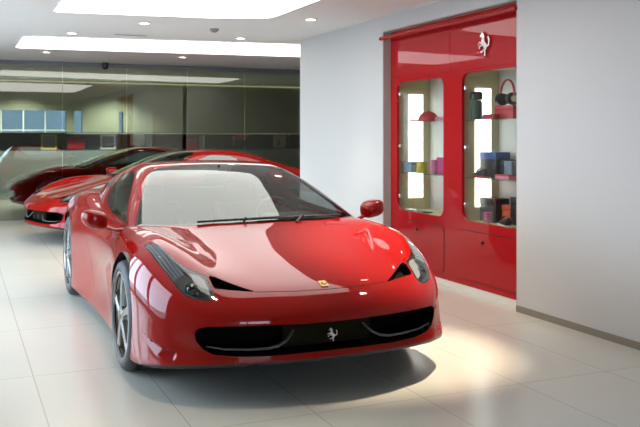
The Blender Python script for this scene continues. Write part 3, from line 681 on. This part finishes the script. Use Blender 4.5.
# ------------------------------------------------------------------ the red display cabinet in the niche
FYc=2.43; cab=empty('display_cabinet',(-1.6,FYc,0),label='tall red glossy display cabinet with two glazed bays built into the white wall',cat='display cabinet')
T0=Matrix.Translation((1.6,-FYc,0))
up=lambda x,y,z:T0@Matrix.Translation((x,y,z))@Matrix(((1,0,0,0),(0,0,1,0),(0,1,0,0),(0,0,0,1)))   # (x,z) outline standing up, thickness towards +y
winL=rrect(-2.63,-1.705,.655,2.005,.09); winR=rrect(-1.385,-.46,.655,2.02,.09)
b=MB(); b.prism([(NX0+.014,.06),(NX1-.014,.06),(NX1-.014,2.05),(NX0+.014,2.05)],.03,up(0,FYc,0),holes=[winL,winR]); b.build('frame',M['cab_red'],cab,ang=20)
b=MB(); b.prism([(NX0+.014,2.052),(-1.589,2.052),(-1.589,2.47),(NX0+.014,2.47)],.03,up(0,FYc,0)); b.prism([(-1.585,2.052),(NX1-.014,2.052),(NX1-.014,2.47),(-1.585,2.47)],.03,up(0,FYc,0)); fa=b.build('fascia',M['cab_red'],cab,ang=20)
b=MB(); b.box(NX0+.012,NX1-.012,FYc+.0,FYc+.05,2.47,NZ-.012,mtx=T0); b.build('header',M['cab_red'],cab,smooth=False)
b=MB(); b.tube([(NX0-.03,WY-.012,2.487),(NX1,WY-.012,2.487)],.02,14,T0); b.build('rail',M['cab_red'],cab)
horse(.02,.225,T0@Matrix.Translation((-1.0,FYc-.003,2.252))@Matrix(((1,0,0,0),(0,0,-1,0),(0,1,0,0),(0,0,0,1)))).build('horse_emblem',M['chrome'],cab)
b=MB(); b.box(NX0+.014,NX1-.014,FYc-.012,FYc+.4,0,.058,mtx=T0); b.build('plinth',M['plinth'],cab,smooth=False)
D1,D2=2.87,.02
def bay(x0,x1,name):
    b=MB(); b.box(x0-.05,x0,FYc+.03,D1,.60,2.10,mtx=T0); b.box(x1,x1+.05,FYc+.03,D1,.60,2.10,mtx=T0); b.box(x0-.05,x1+.05,FYc+.03,D1,.58,.64,mtx=T0); b.box(x0-.05,x1+.05,FYc+.03,D1,2.06,2.12,mtx=T0); b.build('bay_lining',M['cab_in'],cab,smooth=False)
    b=MB(); b.box(x0-.05,x1+.05,D1,D1+.03,.58,2.12,mtx=T0); b.build('back_panel',M['cab_back'],cab,smooth=False)
    b=MB(); b.box(x0,x0+.008,2.60,2.775,.77,1.885,mtx=T0); b.build('backlit_panel',M['lit'],cab,smooth=False)
    for z in (1.588,1.052):
        b=MB(); b.box(x0+.002,x1-.002,2.50,D1-.002,z-.008,z,mtx=T0); b.build('glass_shelf',M['shelf'],cab,smooth=False)
bay(-2.68,-1.66,'l'); bay(-1.42,-.44,'r')
for x0,x1,z1 in ((-2.66,-1.69,2.03),(-1.41,-.452,2.045)):
    b=MB(); b.box(x0,x1,FYc+.031,FYc+.037,.63,z1,mtx=T0); gp=b.build('glass_pane',M['pane'],cab,smooth=False)
    for z in (.80,1.33,1.88):
        b=MB(); b.box(x0+.035,x0+.06,FYc+.012,FYc+.031,z-.02,z+.02,.004,T0); b.build('hinge',M['chrome'],gp)
for x0,x1,kx in ((-2.40,-1.69,-2.19),(-1.45,-.50,-1.03)):
    b=MB(); b.prism(rrect(x0,x1,.12,.565,.05),.006,up(0,FYc-.006,0)); dr=b.build('door',M['cab_red'],cab,ang=20)
    b=MB(); b.prism(rrect(x0-.006,x1+.006,.114,.571,.053),.0015,up(0,FYc-.0015,0),holes=[rrect(x0-.0005,x1+.0005,.1195,.5655,.05)]); b.build('door_gap',M['black'],dr,smooth=False)
    b=MB(); b.lathe([(0,.022),(.014,.020),(.016,.012),(.007,.006),(.007,0)],16,T0@Matrix.Translation((kx,FYc-.006,.485))@Matrix.Rotation(PI/2,4,'X')); b.build('knob',M['black'],dr)
# ------------------------------------------------------------------ goods on the shelves
S1,S2,S0=1.588,1.052,.64
def cup(x,y,z,m,label,group,r=.042,h=.09):
    o=empty('mug',(x,y,z),rz=random.uniform(-.5,.5),label=label,cat='mug',group=group)
    b=MB(); b.lathe([(0,.001),(r*.9,.001),(r,.01),(r,h),(r-.004,h),(r-.006,.012),(0,.010)],24); b.build('cup',m,o)
    b=MB(); b.tube([(r-.002,0,h*.82),(r+.022,0,h*.78),(r+.030,0,h*.5),(r+.020,0,h*.24),(r-.002,0,h*.2)],.006,8); b.build('handle',m,o)
def carton(x,y,z,sx,sy,sz,m,label,group=None,rz=0,lid=None,name='box'):
    o=empty(name,(x,y,z),rz=rz,label=label,cat='box',group=group)
    hz=sz*.72; b=MB(); b.box(-sx/2,sx/2,-sy/2,sy/2,.001,hz,.003); b.build('box_base',m,o)
    b=MB(); b.box(-sx/2-.002,sx/2+.002,-sy/2-.002,sy/2+.002,hz+.0005,sz,.003); b.build('lid',lid or m,o); return o
def cap(x,y,z,m,label,rz=0,s=1):
    o=empty('baseball_cap',(x,y,z),rz=rz,label=label,cat='cap')
    b=MB(); b.lathe([(0,.001)]+[(.088*s*math.cos(a),.001+.088*s*math.sin(a)) for a in np.linspace(0,PI/2,9)],24); b.build('crown',m,o)
    b=MB(); b.prism([(.085*s*math.cos(a),.085*s*math.sin(a)) for a in np.linspace(-1.2,1.2,9)]+[((.10+.06*math.cos(a*1.2))*s,.08*s*math.sin(a)) for a in np.linspace(1.2,-1.2,9)],.012*s,Matrix.Translation((0,0,.002))); b.build('peak',m,o)
    b=MB(); b.sphere((0,0,.090*s),.008*s); b.build('button',m,o)
def shoe(x,y,z,m,sole,label,group,rz=0,trim=None):
    o=empty('shoe',(x,y,z),rz=rz,label=label,cat='shoe',group=group)
    b=MB(); out=smooth_poly([(.14,0),(.12,.04),(.04,.042),(-.05,.034),(-.12,.034),(-.14,0),(-.12,-.034),(-.05,-.03),(.04,-.042),(.12,-.04)],3); b.prism(out,.02,Matrix.Translation((0,0,.001))); b.build('sole',sole,o)
    t=bmesh.new(); R=[]
    for xx,h,w in ((-.13,.085,.026),(-.09,.095,.032),(-.03,.085,.032),(.03,.062,.036),(.08,.05,.038),(.115,.038,.034),(.135,.026,.014)):
        R.append([t.verts.new((xx,w*math.cos(a),.02+(h-.02)*math.sin(a))) for a in np.linspace(0,PI,9)])
    for A,B in zip(R,R[1:]):
        for i in range(8): t.faces.new((A[i],A[i+1],B[i+1],B[i]))
    t.faces.new(R[0]); t.faces.new(R[-1][::-1]); bmesh.ops.recalc_face_normals(t,faces=t.faces); b=MB(); b.merge(t); b.build('upper',m,o)
    b=MB()
    for k in range(4): b.tube([(.0+.022*k,-.022,.083-.009*k),(.0+.022*k,0,.089-.010*k),(.0+.022*k,.022,.083-.009*k)],.004,6)
    b.build('laces',trim or sole,o)
cap(-2.37,2.66,S1,M['red_item'],'red cap on the upper glass shelf of the left bay',-2.3,1.25)
carton(-2.06,2.65,S1,.16,.10,.045,M['pink'],'flat pink box beside the red cap on the upper left shelf')
carton(-2.585,2.565,S2,.15,.09,.11,M['bluegrey'],'blue-grey box on the lower left shelf, left of the yellow mug',rz=.15)
cup(-2.40,2.60,S2,M['yellow_item'],'yellow mug on the lower shelf of the left bay','mugs on the lower left shelf',.058,.115)
cup(-2.18,2.62,S2,M['pink'],'pink mug on the lower shelf of the left bay','mugs on the lower left shelf',.05,.14)
carton(-2.00,2.62,S2,.14,.08,.17,M['magenta'],'magenta box at the right end of the lower left shelf')
tr=empty('pen_tray',(-2.44,2.56,S0),rz=.1,label='dark tray of silver pens on the floor of the left bay',cat='tray')
b=MB(); b.box(-.19,.19,-.07,.07,.001,.010,.003); b.build('tray',M['black_item'],tr)
for k in range(5):
    p=empty('pen',(-2.44-.13+.065*k,2.56-.012+.006*k,S0+.0105),rz=.2*k,label='silver pen lying in the dark tray in the left bay',cat='pen',group='pens in the tray'); b=MB(); b.tube([(0,-.055,.006),(0,.045,.006)],.005,8); b.build('barrel',M['chrome'],p); b=MB(); b.tube([(0,.0455,.006),(0,.058,.006)],[.005,.001],8); b.build('tip',M['black_item'],p)
# right bay, upper shelf
bt=empty('flask',(-1.34,2.56,S1),label='dark green and black flask on the upper right shelf',cat='flask')
b=MB(); b.lathe([(0,.001),(.052,.001),(.054,.02),(.054,.15),(.048,.18),(.0,.185)],24); b.build('bottle',M['green_item'],bt)
b=MB(); b.lathe([(.050,.1855),(.058,.19),(.058,.245),(.045,.26),(0,.26)],24); b.build('cup_lid',M['black_item'],bt)
carton(-1.225,2.60,S1,.10,.09,.035,M['bluegrey'],'small flat dark box between flask and headphones on the upper right shelf',lid=M['black_item'])
carton(-1.07,2.535,S1,.17,.065,.045,M['red_item'],'flat red box in front of the headphones on the upper right shelf')
carton(-.95,2.66,S1,.27,.15,.12,M['red_item'],'red gift box under the headphones on the upper right shelf')
hp=empty('headphones',(-1.0,2.66,S1+.1205),rz=-.15,label='black and red headphones standing on the red gift box',cat='headphones'); hp.scale=(1.3,1.3,1.08)
b=MB(); b.tube([(.098*math.cos(a),0,.10+.115*math.sin(a)) for a in np.linspace(-.15,PI+.15,21)],.009,8); b.build('headband',M['red_item'],hp)
for g in (-1,1):
    b=MB(); b.lathe([(0,.0),(.05,0),(.054,.012),(.05,.034),(.03,.038),(0,.036)],24,Matrix.Translation((g*.098,0,.056))@Matrix.Rotation(-g*PI/2,4,'Y')); e=b.build('ear_cup',M['black_item'],hp)
    b=MB(); b.lathe([(0,-.003),(.028,-.003),(.028,0)],20,Matrix.Translation((g*.098,0,.056))@Matrix.Rotation(-g*PI/2,4,'Y')); b.build('ear_badge',M['chrome'],e)
# right bay, lower shelf
carton(-1.275,2.72,S2,.25,.16,.235,M['black_item'],'black box with a blue lid on the lower right shelf',lid=M['blue_item'])
shoe(-1.27,2.56,S2,M['black_item'],M['red_item'],'black shoe with a red sole in front of the blue-lidded box',None,rz=2.95,trim=M['red_item'])
carton(-1.095,2.74,S2,.09,.12,.17,M['black_item'],'narrow black box between the blue-lidded and blue-grey boxes')
carton(-.98,2.70,S2,.11,.10,.16,M['bluegrey'],'blue-grey box on the lower right shelf')
carton(-.88,2.56,S2,.20,.10,.045,M['pink'],'flat pinkish red box at the right end of the lower right shelf',lid=M['red_item'])
# right bay, floor
carton(-1.28,2.72,S0,.25,.15,.22,M['black_item'],'black box at the left of the right bay floor')
carton(-1.07,2.76,S0,.14,.12,.17,M['orange'],'orange-red box between the black boxes on the right bay floor')
carton(-.86,2.76,S0,.26,.15,.25,M['black_item'],'tall black box at the right of the right bay floor')
shoe(-.90,2.56,S0,M['black_item'],M['cream'],'black and white shoe in front of the tall black box',None,rz=2.75,trim=M['red_item'])
carton(-1.19,2.58,S0,.05,.05,.10,M['magenta'],'small magenta box in front of the left black box on the right bay floor')
for k,x in enumerate((-1.14,-1.09)):
    c_=empty('trinket',(x,2.51,S0),label='small silver trinket at the front of the right bay floor',cat='trinket',group='silver trinkets in the right bay'); b=MB(); b.lathe([(0,.001),(.016,.001),(.018,.008),(.008,.014),(.006,.03),(.015,.036),(.015,.044),(0,.046)],16); b.build('trinket_body',M['chrome'],c_)
# goods in the long niche behind the glass
nx=wx-.24
GS=1.35
def bag(y,m,label,w=.30,h=.22):
    o=empty('handbag',(nx,y,n0),label=label,cat='bag'); o.scale=(GS,GS,GS)
    b=MB(); b.box(-.05,.05,-w/2,w/2,.001,h*.78,.02); b.build('bag_body',m,o)
    b=MB(); b.box(.046,.058,-w/2+.01,w/2-.01,h*.36,h*.79,.004); b.build('flap',m,o)
    b=MB(); b.tube([(0,-w*.28,h*.77),(0,-w*.2,h*.98),(0,0,h*1.04),(0,w*.2,h*.98),(0,w*.28,h*.77)],.008,8); b.build('bag_handle',m,o)
def frame(y,m,m2,label,w=.26,h=.26,rz=0):
    o=empty('picture_frame',(nx,y,n0),rz=rz,label=label,cat='picture frame'); o.scale=(GS,GS,GS)
    b=MB(); b.prism([(-w/2,.001),(w/2,.001),(w/2,h),(-w/2,h)],.025,Matrix(((0,0,1,0),(1,0,0,0),(0,1,0,0),(0,0,0,1))),holes=[[(-w/2+.03,.031),(w/2-.03,.031),(w/2-.03,h-.03),(-w/2+.03,h-.03)]]); b.build('frame',m,o,smooth=False)
    b=MB(); b.box(.004,.012,-w/2+.029,w/2-.029,.03,h-.029); b.build('picture',m2,o,smooth=False)
frame(.06,M['yellow_item'],M['bluegrey'],'yellow framed picture in the niche, left of the red bag')
bag(.66,M['red_item'],'red handbag in the niche above the nose of the rear car')
frame(1.40,M['cream'],M['black_item'],'white framed dark picture in the niche, right of the red bag')
cd=empty('card_sign',(nx,2.10,n0),label='plain cream card in the niche behind the rear car roof',cat='sign'); b=MB(); b.box(-.004,.004,-.13,.13,.07,.28,.002); b.build('card',M['cream'],cd); b=MB(); b.box(-.03,.03,-.06,.06,.001,.070,.004); b.build('card_stand',M['brown'],cd)
bag(3.43,M['red_item'],'dark red bag in the niche above the rear car roof',.20,.24)
bs=empty('book',(nx,3.70,n0),rz=.1,label='grey book standing beside the dark red bag in the niche',cat='book'); b=MB(); b.box(-.08,.08,-.022,.022,.001,.25,.003); b.build('cover',M['grey_trim'],bs); b=MB(); b.box(-.074,.0805,-.016,.016,.006,.2455); b.build('pages',M['cream'],bs)
bx=carton(nx,4.67,n0,.14,.26,.24,M['black_item'],'black box with a red top in the niche, right of the rear car roof',lid=M['red_item'])
sg=empty('card_sign',(nx,5.76,n0),label='cream card marked with a dark 5 at the right end of the niche',cat='sign')
b=MB(); b.box(-.006,.006,-.13,.13,.001,.25,.002); b.build('card',M['cream'],sg)
cu=bpy.data.curves.new('five','FONT'); cu.body='5'; cu.size=.17; cu.extrude=.002; cu.align_x='CENTER'; to=bpy.data.objects.new('numeral',cu); COL.objects.link(to); bpy.context.view_layer.update()
me=bpy.data.meshes.new_from_object(to.evaluated_get(bpy.context.evaluated_depsgraph_get())); COL.objects.unlink(to); bpy.data.objects.remove(to)
nm=bpy.data.objects.new('numeral',me); me.materials.clear(); me.materials.append(M['black_item']); COL.objects.link(nm); nm.parent=sg; nm.matrix_local=Matrix.Translation((.0075,-.02,.07))@Matrix(((0,0,1,0),(1,0,0,0),(0,1,0,0),(0,0,0,1)))
po=empty('candle_holder',(nx+.05,6.0,n0),label='slim metal candle holder beside the card marked 5 in the niche',cat='candle holder'); b=MB(); b.lathe([(0,.001),(.035,.001),(.035,.01),(.008,.016),(.008,.22),(.016,.225),(.016,.235),(0,.236)],16); b.build('stand',M['disc'],po); b=MB(); b.lathe([(0,.2365),(.009,.2365),(.009,.30),(0,.302)],12); b.build('candle',M['cream'],po)
for q in (cd,bs,bx,sg,po): q.scale=(GS,GS,GS)
# ------------------------------------------------------------------ daylight, camera
w=bpy.data.worlds.new('sky'); SC.world=w; w.use_nodes=True; nt=w.node_tree; bg=nt.nodes['Background']
bg.inputs[0].default_value=(.68,.84,1,1); bg.inputs[1].default_value=5.8
b=MB(); b.box(-40,60,-60,40,-.25,-.15); st(b.build('floor_outside',mat('pavement',(.30,.30,.30),.8,noise=.1,nscale=1),smooth=False))
cam=bpy.data.cameras.new('camera'); co=bpy.data.objects.new('camera',cam); COL.objects.link(co); SC.camera=co
cam.sensor_width=36; cam.lens=830/640*36; cam.shift_y=-(213.5-136.1)/640; cam.clip_end=200
yaw=-.411; d=(-math.cos(yaw),-math.sin(yaw)); r=(d[1],-d[0])
co.matrix_world=Matrix(((r[0],0,-d[0],5.16),(r[1],0,-d[1],-1.86),(0,1,0,1.436),(0,0,0,1)))
vs=SC.view_settings; vs.view_transform='Standard'; vs.look='None'; vs.exposure=.95; vs.gamma=1; vs.use_curve_mapping=False
SC.cycles.max_bounces=12; SC.cycles.transparent_max_bounces=16; SC.cycles.caustics_reflective=False; SC.cycles.caustics_refractive=False; SC.cycles.sample_clamp_indirect=6
